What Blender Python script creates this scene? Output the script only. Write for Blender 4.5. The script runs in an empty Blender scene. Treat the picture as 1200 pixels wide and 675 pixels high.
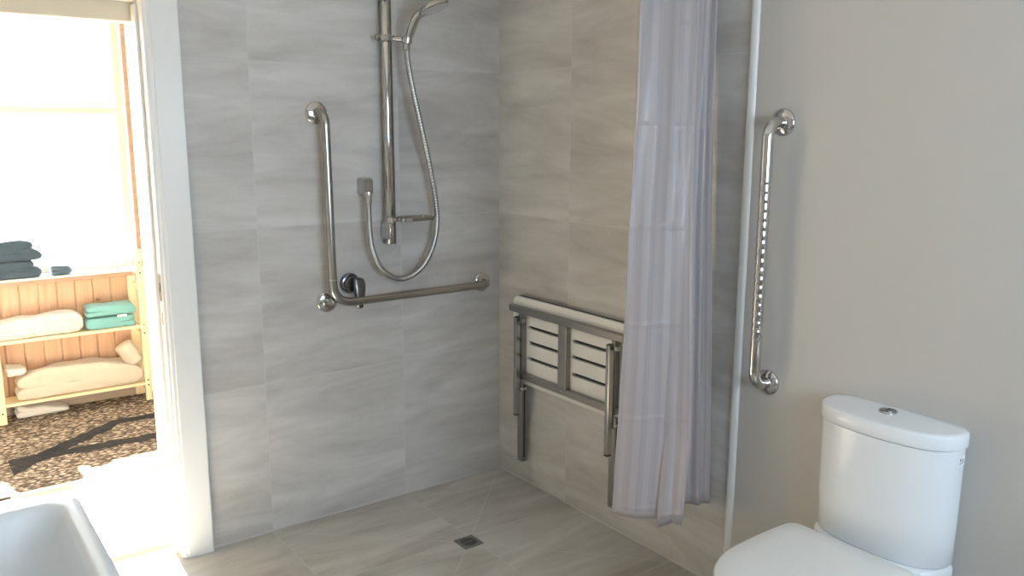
import bpy, bmesh, math, random
from mathutils import Vector, Matrix
from mathutils import noise as mnoise
random.seed(4)
PI = math.pi
S = bpy.context.scene
COL = S.collection

# ------------------------------------------------------------------ helpers
def link(o, parent=None):
    COL.objects.link(o)
    if parent is not None:
        o.parent = parent
    return o

def tag(o, label=None, cat=None, group=None, kind=None):
    if label: o['label'] = label
    if cat: o['category'] = cat
    if group: o['group'] = group
    if kind: o['kind'] = kind
    return o

def empty(name, loc, label, cat, group=None):
    o = bpy.data.objects.new(name, None)
    o.empty_display_size = .05
    o.location = loc
    link(o)
    return tag(o, label, cat, group)

def obj(name, bm, mats, parent=None, smooth=True, sub=0, bevel=0, auto=35):
    """bm is in world coordinates; parented objects are shifted into parent space"""
    if parent is not None:
        bmesh.ops.translate(bm, verts=bm.verts, vec=-world_loc(parent))
    bmesh.ops.recalc_face_normals(bm, faces=bm.faces)
    me = bpy.data.meshes.new(name)
    bm.to_mesh(me); bm.free()
    if not isinstance(mats, (list, tuple)): mats = [mats]
    for m in mats: me.materials.append(m)
    o = bpy.data.objects.new(name, me)
    link(o, parent)
    if bevel:
        b = o.modifiers.new('bevel', 'BEVEL'); b.width = bevel; b.segments = 3
        b.limit_method = 'ANGLE'; b.angle_limit = math.radians(40); b.harden_normals = False
    if sub:
        s = o.modifiers.new('sub', 'SUBSURF'); s.levels = sub; s.render_levels = sub
    if smooth:
        for p in me.polygons: p.use_smooth = True
        if not sub:
            me.set_sharp_from_angle(angle=math.radians(auto))
    return o

def world_loc(o):
    v = Vector((0, 0, 0))
    while o is not None:
        v += o.location; o = o.parent
    return v

def struct(name, bm, mats, **k):
    o = obj(name, bm, mats, smooth=k.pop('smooth', False), **k)
    o['kind'] = 'structure'
    return o

def box(bm, x0, x1, y0, y1, z0, z1, mi=0):
    v = [bm.verts.new(p) for p in ((x0,y0,z0),(x1,y0,z0),(x1,y1,z0),(x0,y1,z0),(x0,y0,z1),(x1,y0,z1),(x1,y1,z1),(x0,y1,z1))]
    fs = []
    for f in ((0,3,2,1),(4,5,6,7),(0,1,5,4),(1,2,6,5),(2,3,7,6),(3,0,4,7)):
        fc = bm.faces.new([v[i] for i in f]); fc.material_index = mi; fs.append(fc)
    return fs   # bottom, top, -y, +x, +y, -x

def BM(): return bmesh.new()

def nbox(*a):
    bm = BM(); box(bm, *a); return bm

def catmull(pts, n=8, closed=False):
    P = [Vector(p) for p in pts]; out = []
    m = len(P)
    rng = range(m) if closed else range(m-1)
    for i in rng:
        if closed: p0, p1, p2, p3 = P[i-1], P[i], P[(i+1) % m], P[(i+2) % m]
        else:
            p1, p2 = P[i], P[i+1]
            p0 = P[i-1] if i > 0 else p1*2-p2
            p3 = P[i+2] if i+2 < m else p2*2-p1
        for k in range(n):
            t = k/n
            out.append(.5*((2*p1)+(-p0+p2)*t+(2*p0-5*p1+4*p2-p3)*t*t+(-p0+3*p1-3*p2+p3)*t**3))
    if not closed: out.append(P[-1].copy())
    return out

def rounded_path(pts, r, n=10):
    """polyline with filleted corners"""
    P = [Vector(p) for p in pts]; out = [P[0]]
    for i in range(1, len(P)-1):
        a = (P[i-1]-P[i]).normalized(); b = (P[i+1]-P[i]).normalized()
        rr = r[i-1] if isinstance(r, (list, tuple)) else r
        p0 = P[i]+a*rr; p1 = P[i]+b*rr
        for k in range(n+1):
            t = k/n
            out.append(p0*(1-t)**2+P[i]*2*t*(1-t)+p1*t*t)
    out.append(P[-1])
    return out

def frames(path):
    T = []
    for i in range(len(path)):
        a = path[max(i-1, 0)]; b = path[min(i+1, len(path)-1)]
        T.append((b-a).normalized())
    n = T[0].orthogonal().normalized(); F = []
    for t in T:
        n = (n-t*n.dot(t)).normalized()
        F.append((t, n, t.cross(n)))
    return F

def tube(bm, path, r, seg=20, cap=True, mi=0, radf=None, twist=None):
    path = [Vector(p) for p in path]
    F = frames(path); rings = []
    for i, (p, (t, n, b)) in enumerate(zip(path, F)):
        ring = []
        for k in range(seg):
            a = 2*PI*k/seg
            rr = r if radf is None else radf(i, a)
            ring.append(bm.verts.new(p+(n*math.cos(a)+b*math.sin(a))*rr))
        rings.append(ring)
    for a, b in zip(rings, rings[1:]):
        for k in range(seg):
            f = bm.faces.new((a[k], a[(k+1) % seg], b[(k+1) % seg], b[k])); f.material_index = mi
    if cap:
        f = bm.faces.new(rings[0][::-1]); f.material_index = mi
        f = bm.faces.new(rings[-1]); f.material_index = mi

def lathe(bm, prof, origin, axis, seg=40, mi=0):
    """prof = [(radius, height)], spun round axis at origin"""
    axis = Vector(axis).normalized(); n = axis.orthogonal().normalized(); b = axis.cross(n)
    o = Vector(origin); rings = []
    for r, h in prof:
        if r < 1e-6:
            rings.append([bm.verts.new(o+axis*h)])
        else:
            rings.append([bm.verts.new(o+axis*h+(n*math.cos(2*PI*k/seg)+b*math.sin(2*PI*k/seg))*r) for k in range(seg)])
    for a, c in zip(rings, rings[1:]):
        for k in range(seg):
            k2 = (k+1) % seg
            if len(a) == 1 and len(c) == 1: continue
            if len(a) == 1: f = bm.faces.new((a[0], c[k], c[k2]))
            elif len(c) == 1: f = bm.faces.new((a[k], c[0], a[k2]))
            else: f = bm.faces.new((a[k], a[k2], c[k2], c[k]))
            f.material_index = mi

def loft(bm, loops, cap0=True, cap1=True, mi=0):
    R = [[bm.verts.new(p) for p in l] for l in loops]
    n = len(R[0])
    for a, b in zip(R, R[1:]):
        for k in range(n):
            f = bm.faces.new((a[k], a[(k+1) % n], b[(k+1) % n], b[k])); f.material_index = mi
    if cap0: bm.faces.new(R[0][::-1]).material_index = mi
    if cap1: bm.faces.new(R[-1]).material_index = mi
    return R

def rrect(cx, cy, hx, hy, r, z, n=8):
    out = []
    for (sx, sy, a0) in ((1, 1, 0), (-1, 1, PI/2), (-1, -1, PI), (1, -1, 1.5*PI)):
        for k in range(n+1):
            a = a0+PI/2*k/n
            out.append(Vector((cx+sx*(hx-r)+r*math.cos(a), cy+sy*(hy-r)+r*math.sin(a), z)))
    return out

def prism(bm, outline2, axis, lo, hi, mi=0):
    """outline2 list of 2-D points; axis 'x','y','z' extrusion"""
    def mk(p, h):
        if axis == 'x': return Vector((h, p[0], p[1]))
        if axis == 'y': return Vector((p[0], h, p[1]))
        return Vector((p[0], p[1], h))
    loft(bm, [[mk(p, lo) for p in outline2], [mk(p, hi) for p in outline2]], mi=mi)

# ------------------------------------------------------------------ materials
def mat(name, color=(.8,.8,.8), rough=.5, metal=0, spec=.5, coat=0, sheen=0):
    m = bpy.data.materials.new(name); m.use_nodes = True
    b = m.node_tree.nodes['Principled BSDF']
    b.inputs['Base Color'].default_value = (*color, 1)
    b.inputs['Roughness'].default_value = rough
    b.inputs['Metallic'].default_value = metal
    b.inputs['Specular IOR Level'].default_value = spec
    if coat: b.inputs['Coat Weight'].default_value = coat; b.inputs['Coat Roughness'].default_value = .05
    if sheen: b.inputs['Sheen Weight'].default_value = sheen
    return m

class NT:
    def __init__(s, m): s.m = m; s.t = m.node_tree; s.b = s.t.nodes['Principled BSDF']
    def n(s, typ, **k):
        nd = s.t.nodes.new(typ)
        for a, v in k.items(): setattr(nd, a, v)
        return nd
    def l(s, a, b): s.t.links.new(a, b)
    def math(s, op, a, b=None, c=None, clamp=False):
        nd = s.n('ShaderNodeMath', operation=op); nd.use_clamp = clamp
        for i, v in enumerate((a, b, c)):
            if v is None: continue
            if isinstance(v, (int, float)): nd.inputs[i].default_value = v
            else: s.l(v, nd.inputs[i])
        return nd.outputs[0]
    def coords(s):
        g = s.n('ShaderNodeNewGeometry'); x = s.n('ShaderNodeSeparateXYZ'); s.l(g.outputs['Position'], x.inputs[0])
        return g.outputs['Position'], x.outputs[0], x.outputs[1], x.outputs[2]
    def comb(s, x, y, z):
        c = s.n('ShaderNodeCombineXYZ')
        for i, v in enumerate((x, y, z)):
            if isinstance(v, (int, float)): c.inputs[i].default_value = v
            else: s.l(v, c.inputs[i])
        return c.outputs[0]
    def noise(s, vec, scale, detail=4, rough=.55, dist=0):
        nd = s.n('ShaderNodeTexNoise'); s.l(vec, nd.inputs['Vector'])
        nd.inputs['Scale'].default_value = scale; nd.inputs['Detail'].default_value = detail
        nd.inputs['Roughness'].default_value = rough; nd.inputs['Distortion'].default_value = dist
        return nd.outputs['Fac']
    def ramp(s, fac, stops):
        r = s.n('ShaderNodeValToRGB'); s.l(fac, r.inputs[0]); e = r.color_ramp.elements
        while len(e) < len(stops): e.new(.5)
        for el, (p, c) in zip(e, stops): el.position = p; el.color = (*c, 1)
        return r.outputs[0]
    def mix(s, fac, a, b, typ='MIX'):
        nd = s.n('ShaderNodeMix', data_type='RGBA', blend_type=typ)
        for i, v in ((0, fac), (6, a), (7, b)):
            if isinstance(v, (int, float)): nd.inputs[i].default_value = v
            elif isinstance(v, tuple): nd.inputs[i].default_value = (*v, 1)
            else: s.l(v, nd.inputs[i])
        return nd.outputs[2]
    def bump(s, h, strength=.2, dist=.01):
        b = s.n('ShaderNodeBump'); b.inputs['Strength'].default_value = strength; b.inputs['Distance'].default_value = dist
        s.l(h, b.inputs['Height']); s.l(b.outputs[0], s.b.inputs['Normal'])

def tile_mat(name, uaxis, u0, v_axis, v0, size=.6, grout_w=.0024, diag=None, base=None):
    """streaked stone-look porcelain; streaks run along the u axis of each tile"""
    m = mat(name, rough=.42, spec=.45); t = NT(m)
    pos, x, y, z = t.coords(); ax = {'x': x, 'y': y, 'z': z}
    u = t.math('DIVIDE', t.math('SUBTRACT', ax[uaxis], u0), size)
    v = t.math('DIVIDE', t.math('SUBTRACT', ax[v_axis], v0), size)
    iu = t.math('FLOOR', u); iv = t.math('FLOOR', v)
    fu = t.math('SUBTRACT', u, iu); fv = t.math('SUBTRACT', v, iv)
    wn = t.n('ShaderNodeTexWhiteNoise', noise_dimensions='3D'); t.l(t.comb(iu, iv, 3.7), wn.inputs[0])
    off = t.math('MULTIPLY', wn.outputs['Value'], 37.)
    # broad soft bands, elongated along u
    n1 = t.noise(t.comb(t.math('ADD', t.math('MULTIPLY', u, .55), off), t.math('MULTIPLY', v, 2.1), off), 1.6, 5, .6, .9)
    n2 = t.noise(t.comb(t.math('ADD', t.math('MULTIPLY', u, 1.3), off), t.math('MULTIPLY', v, 9.), off), 1.5, 6, .62, .4)
    n3 = t.noise(pos, 90, 4, .7)
    f = t.math('ADD', t.math('MULTIPLY', n1, .68), t.math('ADD', t.math('MULTIPLY', n2, .26), t.math('MULTIPLY', n3, .06)))
    f = t.math('ADD', f, t.math('MULTIPLY', t.math('SUBTRACT', wn.outputs['Value'], .5), .05))
    b0 = base or ((.36,.335,.31), (.47,.445,.42), (.56,.54,.515), (.63,.61,.585))
    col = t.ramp(f, [(.36, b0[0]), (.46, b0[1]), (.54, b0[2]), (.63, b0[3])])
    hue = t.noise(t.comb(u, v, off), .9, 2)
    col = t.mix(t.math('MULTIPLY', hue, .22), col, (.52,.475,.44), 'MIX')
    hw = grout_w/size/2
    e = t.math('MINIMUM', t.math('MINIMUM', fu, t.math('SUBTRACT', 1, fu)), t.math('MINIMUM', fv, t.math('SUBTRACT', 1, fv)))
    g = t.math('LESS_THAN', e, hw)
    if diag:
        dx0, dy0, segs, ww = diag     # lines out of the drain towards the shower corners
        for (ex, ey) in segs:
            L = math.hypot(ex-dx0, ey-dy0); nx, ny = -(ey-dy0)/L, (ex-dx0)/L
            d = t.math('ABSOLUTE', t.math('ADD', t.math('MULTIPLY', t.math('SUBTRACT', x, dx0), nx), t.math('MULTIPLY', t.math('SUBTRACT', y, dy0), ny)))
            al = t.math('ADD', t.math('MULTIPLY', t.math('SUBTRACT', x, dx0), (ex-dx0)/L), t.math('MULTIPLY', t.math('SUBTRACT', y, dy0), (ey-dy0)/L))
            on = t.math('MULTIPLY', t.math('LESS_THAN', d, ww), t.math('MULTIPLY', t.math('GREATER_THAN', al, 0), t.math('LESS_THAN', al, L)))
            g = t.math('MAXIMUM', g, on)
    col = t.mix(t.math('MULTIPLY', g, .75), col, (.60,.59,.57))
    t.l(col, t.b.inputs['Base Color'])
    h = t.math('SUBTRACT', t.math('MULTIPLY', n3, .15), t.math('MULTIPLY', g, 1.0))
    t.bump(h, .25, .0015)
    return m

M = {}
wall_tones = ((.42,.402,.375), (.51,.492,.465), (.575,.558,.53), (.65,.636,.607))
floor_tones = ((.34,.32,.28), (.43,.41,.365), (.505,.485,.44), (.58,.56,.51))
M['tile_back'] = tile_mat('tile_back', 'x', -1.101, 'z', .007, base=wall_tones)
M['tile_right'] = tile_mat('tile_right', 'y', -.48, 'z', .007, base=wall_tones)
M['tile_floor'] = tile_mat('tile_floor', 'x', -1.101, 'y', -.49, base=floor_tones,
    diag=(-.526, -.531, ((0, 0), (-1.101, 0), (-1.101, -1.10), (0, -1.10)), .0014))

def paint(name, c, r=.55):
    m = mat(name, c, r, spec=.35); t = NT(m)
    pos, x, y, z = t.coords()
    t.bump(t.noise(pos, 130, 3), .06, .002)
    return m
M['paint'] = paint('warm_wall_paint', (.54,.515,.475))
M['paint_light'] = paint('pale_wall_paint', (.62,.60,.55))
M['paint_white'] = paint('gloss_white_paint', (.80,.80,.78), .28)
M['room_paint'] = paint('cream_wall_paint', (.80,.76,.66), .5)
M['ceiling'] = paint('ceiling_paint', (.82,.81,.78), .7)
M['beam'] = paint('header_paint', (.66,.60,.48), .5)
M['chrome'] = mat('polished_steel', (.62,.60,.575), .09, 1)
M['satin'] = mat('satin_steel', (.43,.415,.39), .2, 1)
M['brushed'] = mat('brushed_steel', (.34,.325,.305), .34, 1)
M['dark_chrome'] = mat('dark_chrome', (.20,.20,.21), .10, 1)
M['ceramic'] = mat('white_ceramic', (.82,.84,.85), .2)
M['seat_plastic'] = mat('white_seat_plastic', (.80,.80,.77), .22)
M['board'] = mat('white_bench_board', (.80,.785,.74), .38)
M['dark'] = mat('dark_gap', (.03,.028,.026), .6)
M['black_rubber'] = mat('black_rubber', (.02,.02,.02), .5)
M['white_label'] = mat('white_label', (.9,.9,.9), .4)
M['label_ink'] = mat('label_ink', (.03,.03,.05), .5)
M['alu'] = mat('aluminium_trim', (.62,.63,.63), .3, 1)

def hose_mat():
    m = mat('ribbed_hose_steel', (.50,.49,.48), .16, 1)
    return m
M['hose'] = hose_mat()

def wood(name, c0, c1, scale=1, axis='z', rough=.5, knots=False):
    m = mat(name, c0, rough); t = NT(m); pos, x, y, z = t.coords()
    k = {'x': (.6, 9, 9), 'y': (9, .6, 9), 'z': (9, 9, .6)}[axis]
    v = t.comb(t.math('MULTIPLY', x, k[0]), t.math('MULTIPLY', y, k[1]), t.math('MULTIPLY', z, k[2]))
    n = t.noise(v, 4*scale, 5, .6, 1.2)
    col = t.ramp(n, [(.3, c0), (.7, c1)])
    if knots:
        bid = t.math('FLOOR', t.math('DIVIDE', t.math('ADD', x, 10.006), .0925))
        wn = t.n('ShaderNodeTexWhiteNoise', noise_dimensions='1D'); t.l(bid, wn.inputs['W'])
        col = t.mix(t.math('MULTIPLY', wn.outputs['Value'], .45), col, (.58,.36,.22))
        vo = t.n('ShaderNodeTexVoronoi'); t.l(t.comb(t.math('MULTIPLY', x, 5), 0, t.math('MULTIPLY', z, 7)), vo.inputs['Vector']); vo.inputs['Scale'].default_value = 1
        kn = t.math('LESS_THAN', vo.outputs['Distance'], .07)
        col = t.mix(t.math('MULTIPLY', kn, .6), col, (.20,.09,.04))
    t.l(col, t.b.inputs['Base Color'])
    return m
M['panel'] = wood('pine_panelling', (.50,.30,.18), (.64,.43,.29), axis='z', knots=True)
M['pine_trim'] = wood('reddish_pine_trim', (.34,.21,.14), (.44,.29,.2), axis='x')
M['pine'] = wood('pale_pine', (.76,.62,.38), (.86,.74,.50), axis='z')
M['pine_x'] = wood('pale_pine_shelf', (.76,.62,.38), (.86,.74,.50), axis='x')
M['room_floor'] = wood('pale_floor_boards', (.52,.40,.27), (.66,.54,.38), axis='y')
M['skirting'] = wood('grey_brown_skirting', (.34,.27,.2), (.44,.36,.28), axis='x')

def cloth(name, c, r=.9, sc=220, bstr=.5, var=.12, quilt=None):
    m = mat(name, c, r, spec=.15, sheen=.25); t = NT(m)
    pos, x, y, z = t.coords()
    n = t.noise(pos, sc, 3, .7)
    nb = t.noise(pos, 14, 3, .5)
    col = t.mix(t.math('MULTIPLY', nb, var*2), c, tuple(k*.62 for k in c))
    t.l(col, t.b.inputs['Base Color'])
    h = n
    if quilt:
        a = t.math('SINE', t.math('MULTIPLY', t.math('ADD', x, z), quilt))
        b = t.math('SINE', t.math('MULTIPLY', t.math('SUBTRACT', x, z), quilt))
        h = t.math('ADD', t.math('MULTIPLY', n, .1), t.math('MULTIPLY', t.math('MULTIPLY', a, b), 1.))
        t.bump(h, .8, .006)
    else: t.bump(h, bstr, .003)
    return m
M['navy'] = cloth('dark_blue_grey_towelling', (.055,.085,.115))
M['navy2'] = cloth('blue_grey_towelling', (.075,.115,.15))
M['teal'] = cloth('teal_towelling', (.20,.45,.45))
M['waffle'] = cloth('white_waffle_cotton', (.72,.70,.67), quilt=110)
M['beige'] = cloth('beige_quilt_cotton', (.60,.53,.43), bstr=.25)
M['beige2'] = cloth('pale_beige_cotton', (.66,.61,.53), bstr=.25)
M['linen'] = cloth('white_linen', (.72,.69,.64), bstr=.2)

def rug_mat():
    m = mat('patterned_rug', rough=.95, spec=.05); t = NT(m); pos, x, y, z = t.coords()
    vo = t.n('ShaderNodeTexVoronoi', feature='DISTANCE_TO_EDGE'); vo.inputs['Scale'].default_value = 1
    t.l(t.comb(t.math('MULTIPLY', x, 26), t.math('MULTIPLY', y, 38), 0), vo.inputs['Vector'])
    n = t.noise(t.comb(t.math('MULTIPLY', x, 30), t.math('MULTIPLY', y, 55), 0), 1, 4, .7, 1.0)
    f = t.math('ADD', t.math('MULTIPLY', n, .8), t.math('MULTIPLY', vo.outputs['Distance'], .5))
    col = t.ramp(f, [(.38, (.07,.06,.05)), (.47, (.20,.15,.11)), (.54, (.42,.34,.26)), (.64, (.60,.53,.45))])
    # plain dark zigzag band that runs through the field
    xc = t.math('SUBTRACT', x, -1.76)
    up = t.math('ADD', 1.36, t.math('MULTIPLY', xc, .80))                  # rising limb
    wig = t.math('MULTIPLY', t.noise(pos, 9, 3), .10)
    w1 = t.math('LESS_THAN', t.math('ABSOLUTE', t.math('SUBTRACT', t.math('ADD', y, wig), t.math('ADD', up, .05))), .055)
    w1 = t.math('MULTIPLY', w1, t.math('LESS_THAN', x, -1.33))
    w2 = t.math('LESS_THAN', t.math('ABSOLUTE', t.math('SUBTRACT', t.math('ADD', y, wig), t.math('ADD', 1.44, t.math('MULTIPLY', xc, -.04)))), .045)
    w3 = t.math('MULTIPLY', t.math('LESS_THAN', t.math('ABSOLUTE', t.math('SUBTRACT', t.math('ADD', y, wig), 1.76)), .04), t.math('GREATER_THAN', x, -1.36))
    band = t.math('MULTIPLY', t.math('MAXIMUM', w1, t.math('MAXIMUM', w2, w3)), t.math('GREATER_THAN', x, -1.86))
    col = t.mix(t.math('MULTIPLY', band, .95), col, (.035,.036,.038))
    edge = t.math('MULTIPLY', t.math('LESS_THAN', y, .975), t.math('LESS_THAN', x, -1.90))
    fringe = t.math('MULTIPLY', t.math('LESS_THAN', y, .985), t.math('GREATER_THAN', x, -1.90))
    col = t.mix(fringe, col, (.75,.70,.6))
    col = t.mix(edge, col, (.04,.035,.03))
    t.l(col, t.b.inputs['Base Color'])
    t.bump(t.noise(pos, 300, 2), .5, .004)
    return m
M['rug'] = rug_mat()

def glass_mat():
    m = bpy.data.materials.new('window_glass'); m.use_nodes = True
    t = m.node_tree; t.nodes.clear()
    o = t.nodes.new('ShaderNodeOutputMaterial'); mx = t.nodes.new('ShaderNodeMixShader')
    tr = t.nodes.new('ShaderNodeBsdfTransparent'); gl = t.nodes.new('ShaderNodeBsdfGlossy')
    gl.inputs['Roughness'].default_value = .02
    fr = t.nodes.new('ShaderNodeFresnel'); fr.inputs[0].default_value = 1.35
    t.links.new(fr.outputs[0], mx.inputs[0]); t.links.new(tr.outputs[0], mx.inputs[1]); t.links.new(gl.outputs[0], mx.inputs[2])
    t.links.new(mx.outputs[0], o.inputs[0])
    return m
M['glass'] = glass_mat()

def curtain_mat():
    m = mat('satin_curtain', (.42,.39,.42), .42, spec=.5, sheen=.3); t = NT(m)
    uv = t.n('ShaderNodeUVMap'); uv.uv_map = 'UVMap'
    s = t.n('ShaderNodeSeparateXYZ'); t.l(uv.outputs[0], s.inputs[0]); u, v = s.outputs[0], s.outputs[1]
    # woven satin stripes, two widths
    a = t.math('FRACT', t.math('MULTIPLY', u, 22.)); b = t.math('FRACT', t.math('MULTIPLY', u, 55.))
    st = t.math('GREATER_THAN', a, .5); st2 = t.math('MULTIPLY', t.math('GREATER_THAN', b, .6), .35)
    f = t.math('MINIMUM', t.math('ADD', st, st2), 1)
    col = t.mix(f, (.375,.330,.326), (.420,.373,.366))
    t.l(col, t.b.inputs['Base Color'])
    t.l(t.math('ADD', .33, t.math('MULTIPLY', f, .2)), t.b.inputs['Roughness'])
    # packing creases across and along, small wrinkles
    pos, x, y, z = t.coords()
    w = t.noise(t.comb(t.math('MULTIPLY', u, 2.2), t.math('MULTIPLY', v, 1.3), 0), 4, 3, .5, .8)
    cz = t.math('FRACT', t.math('ADD', t.math('DIVIDE', v, .31), t.math('MULTIPLY', w, .05)))
    cr = t.math('SUBTRACT', 1, t.math('MULTIPLY', t.math('ABSOLUTE', t.math('SUBTRACT', cz, .5)), 22), clamp=True)
    cr = t.math('MAXIMUM', cr, 0)
    h = t.math('ADD', t.math('MULTIPLY', w, 1.0), t.math('MULTIPLY', cr, .5))
    t.bump(h, .32, .010)
    return m
M['curtain'] = curtain_mat()

# ------------------------------------------------------------------ setting
XL, YF, H = -2.45, -3.95, 2.4          # left wall, window wall behind the viewer, ceiling
DX0, DX1, DZ = -2.27, -1.44, 2.0       # doorway
RY0, RY1, RX0, RX1 = .30, 2.20, -3.3, -.2   # room beyond

bm = BM(); box(bm, XL-.15, .15, YF-.15, .0, -.12, 0); struct('floor', bm, M['tile_floor'])
bm = BM(); box(bm, RX0-.1, RX1+.1, .0, RY1+.3, -.12, 0); struct('floor', bm, M['room_floor'])
bm = BM(); box(bm, XL-.15, .15, YF-.15, .15, H, H+.1); struct('ceiling', bm, M['ceiling'])
bm = BM(); box(bm, RX0-.1, RX1+.1, .15, RY1+.3, H, H+.1); struct('ceiling', bm, M['ceiling'])

# back wall: tiled towards the shower, painted elsewhere, doorway through it
bm = BM()
fs = box(bm, DX1, .15, 0, RY0, 0, H); fs[2].material_index = 1
box(bm, XL-.15, DX0, 0, RY0, 0, H)
box(bm, DX0, DX1, 0, RY0, DZ, H)
struct('wall_back', bm, [M['paint_white'], M['tile_back']])
# right wall, tiled length
bm = BM(); box(bm, 0, .15, -1.335, 0, 0, H); struct('wall_right', bm, M['tile_right'])
# right wall, painted length, a little proud with a rounded end
bm = BM(); out = [(.15, YF), (.15, -1.369), (-.010, -1.369), (-.010, YF)]
prism(bm, out, 'z', 0, H)
w = struct('wall_right', bm, M['paint'], smooth=True, auto=50)
# metal edge strip of the tiles
bm = BM(); out = [(.012, -1.3365)]
for k in range(11):
    a = PI*k/10
    out.append((-.006-.012*math.sin(a)**.6, -1.3525+.0158*math.cos(a)))
out.append((.012, -1.3685))
prism(bm, out, 'z', 0, H); struct('trim_1', bm, M['paint_white'], smooth=True, auto=50)
# left wall
bm = BM(); box(bm, XL-.15, XL, YF-.15, 0, 0, H); struct('wall_left', bm, M['paint'])
# window wall behind the viewer
WX0, WX1, WZ0, WZ1 = -1.95, -.30, .95, 2.1
bm = BM()
box(bm, XL-.15, WX0, YF-.15, YF, 0, H); box(bm, WX1, .15, YF-.15, YF, 0, H)
box(bm, WX0, WX1, YF-.15, YF, 0, WZ0); box(bm, WX0, WX1, YF-.15, YF, WZ1, H)
struct('wall_front', bm, M['paint_light'])

def window(name, x0, x1, z0, z1, y, rail=None, fw=.045, mull=None, d=.05, fm=None):
    bm = BM()
    box(bm, x0, x0+fw, y, y+d, z0, z1); box(bm, x1-fw, x1, y, y+d, z0, z1)
    box(bm, x0+fw, x1-fw, y, y+d, z0, z0+fw); box(bm, x0+fw, x1-fw, y, y+d, z1-fw, z1)
    if rail: box(bm, x0+fw, x1-fw, y, y+d, rail-.018, rail+.018)
    if mull: box(bm, mull-.02, mull+.02, y, y+d, z0+fw, z1-fw)
    fr = struct(name, bm, fm or M['paint_white'])
    bm = BM(); box(bm, x0+fw-.005, x1-fw+.005, y+d*.45, y+d*.45+.004, z0+fw-.005, z1-fw+.005)
    obj('window_pane', bm, M['glass'], fr, smooth=False)
    return fr
window('window_1', WX0, WX1, WZ0, WZ1, YF-.11, mull=-1.125)

# room beyond the doorway
SZ = .765
FX0, FX1, FZ1 = -2.75, -1.045, 2.22
bm = BM()
box(bm, RX0-.1, FX0, RY1, RY1+.15, 0, H); box(bm, FX1, RX1+.1, RY1, RY1+.15, 0, H)
box(bm, FX0, FX1, RY1, RY1+.15, 0, SZ-.03); box(bm, FX0, FX1, RY1, RY1+.15, FZ1, H)
struct('wall_far', bm, M['room_paint'])
bm = BM(); box(bm, RX0-.1, RX0, RY0, RY1, 0, H); struct('wall_far_left', bm, M['room_paint'])
bm = BM(); box(bm, RX1, RX1+.1, RY0, RY1, 0, H); struct('wall_far_right', bm, M['room_paint'])
bm = BM(); box(bm, RX0-.1, XL-.15, .0, RY0, 0, H); box(bm, .15, RX1+.1 if RX1+.1 > .15 else .16, .0, RY0, 0, H)
struct('wall_far_front', bm, M['room_paint'])
window('window_2', FX0, FX1, SZ, FZ1, RY1+.06, rail=1.665, fw=.035, fm=paint('cream_sash_paint', (.56,.53,.46)))
# pine boarding under the window: V-jointed boards in one panelled face
bm = BM(); x = -2.9+.006
xs = []
k = -2.868
while k < -1.10:
    x1 = min(k+.0925, -1.075)
    out = [(k+.0006, RY1-.001), (k+.0006, RY1-.012), (k+.006, RY1-.017), (x1-.006, RY1-.017), (x1-.0006, RY1-.012), (x1-.0006, RY1-.001)]
    prism(bm, out, 'z', .08, SZ-.032); k += .0925
struct('trim_2', bm, M['panel'])
bm = BM(); box(bm, -2.9, -1.07, RY1-.022, RY1-.001, 0, .08); struct('baseboard_far', bm, M['skirting'], bevel=.003)
# sill board with its reddish pine front edge
bm = BM(); box(bm, -2.8, -1.045, RY1-.075, RY1+.06, SZ-.012, SZ)
struct('trim_3', bm, M['paint_white'], bevel=.002)
bm = BM(); box(bm, -2.8, -1.09, RY1-.07, RY1-.002, SZ-.034, SZ-.0125)
struct('trim_4', bm, M['pine_trim'], bevel=.002)
# pine strip at the right of the window
bm = BM(); box(bm, -1.045, -1.022, RY1-.03, RY1-.001, SZ+.002, 2.3); struct('trim_5', bm, M['pine_trim'], bevel=.002)

# doorway: lining with a rebate, header, architrave
d1 = BM()
box(d1, DX1-.012, DX1-.0005, -.006, .105, 0, DZ-.012)           # right lining
box(d1, DX1-.022, DX1-.0125, .045, .100, 0, DZ-.022)           # stop
box(d1, DX0+.0005, DX0+.012, -.006, .105, 0, DZ-.012)
box(d1, DX0+.0125, DX0+.022, .045, .100, 0, DZ-.022)
box(d1, DX0+.0005, DX1-.0005, -.006, .105, DZ-.0115, DZ-.0005)
dr = struct('door_1', d1, M['paint_white'], bevel=.0015)
bm = BM(); prism(bm, [(p.x, p.y) for p in rrect(.016, 1.02, .011, .048, .003, 0, 4)], 'x', DX1-.0145, DX1-.0115)
sp = obj('strike_plate', bm, M['satin'], dr, smooth=False)
bm = BM(); box(bm, DX1-.0150, DX1-.0140, .010, .022, 1.005, 1.035)
obj('latch_hole', bm, M['dark'], sp, smooth=False)
bm = BM(); box(bm, DX1-.0135, DX1-.0115, .012, .019, .885, .93)
obj('keeper', bm, M['brushed'], dr, smooth=False)
# header across the opening, deeper in
bm = BM(); box(bm, DX0+.001, DX1-.001, .108, .19, 1.925, DZ-.002); struct('trim_6', bm, M['beam'], bevel=.006)
def arch(x0, x1, side):
    """moulded architrave board, inner edge stepped"""
    s = 1 if side > 0 else -1
    xi, xo = (x0, x1) if side > 0 else (x1, x0)
    o = [(xi, -.0005), (xi, -.010), (xi+s*.004, -.014), (xi+s*.014, -.014), (xi+s*.016, -.019), (xo-s*.004, -.022), (xo, -.018), (xo, -.0005)]
    return o
bm = BM(); prism(bm, arch(DX1-.004, DX1+.102, 1), 'z', 0, DZ+.1); prism(bm, arch(DX0-.102, DX0+.004, -1), 'z', 0, DZ+.1)
box(bm, DX0+.005, DX1-.005, -.02, -.0005, DZ-.004, DZ+.1)
struct('trim_7', bm, M['paint_white'])

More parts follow.
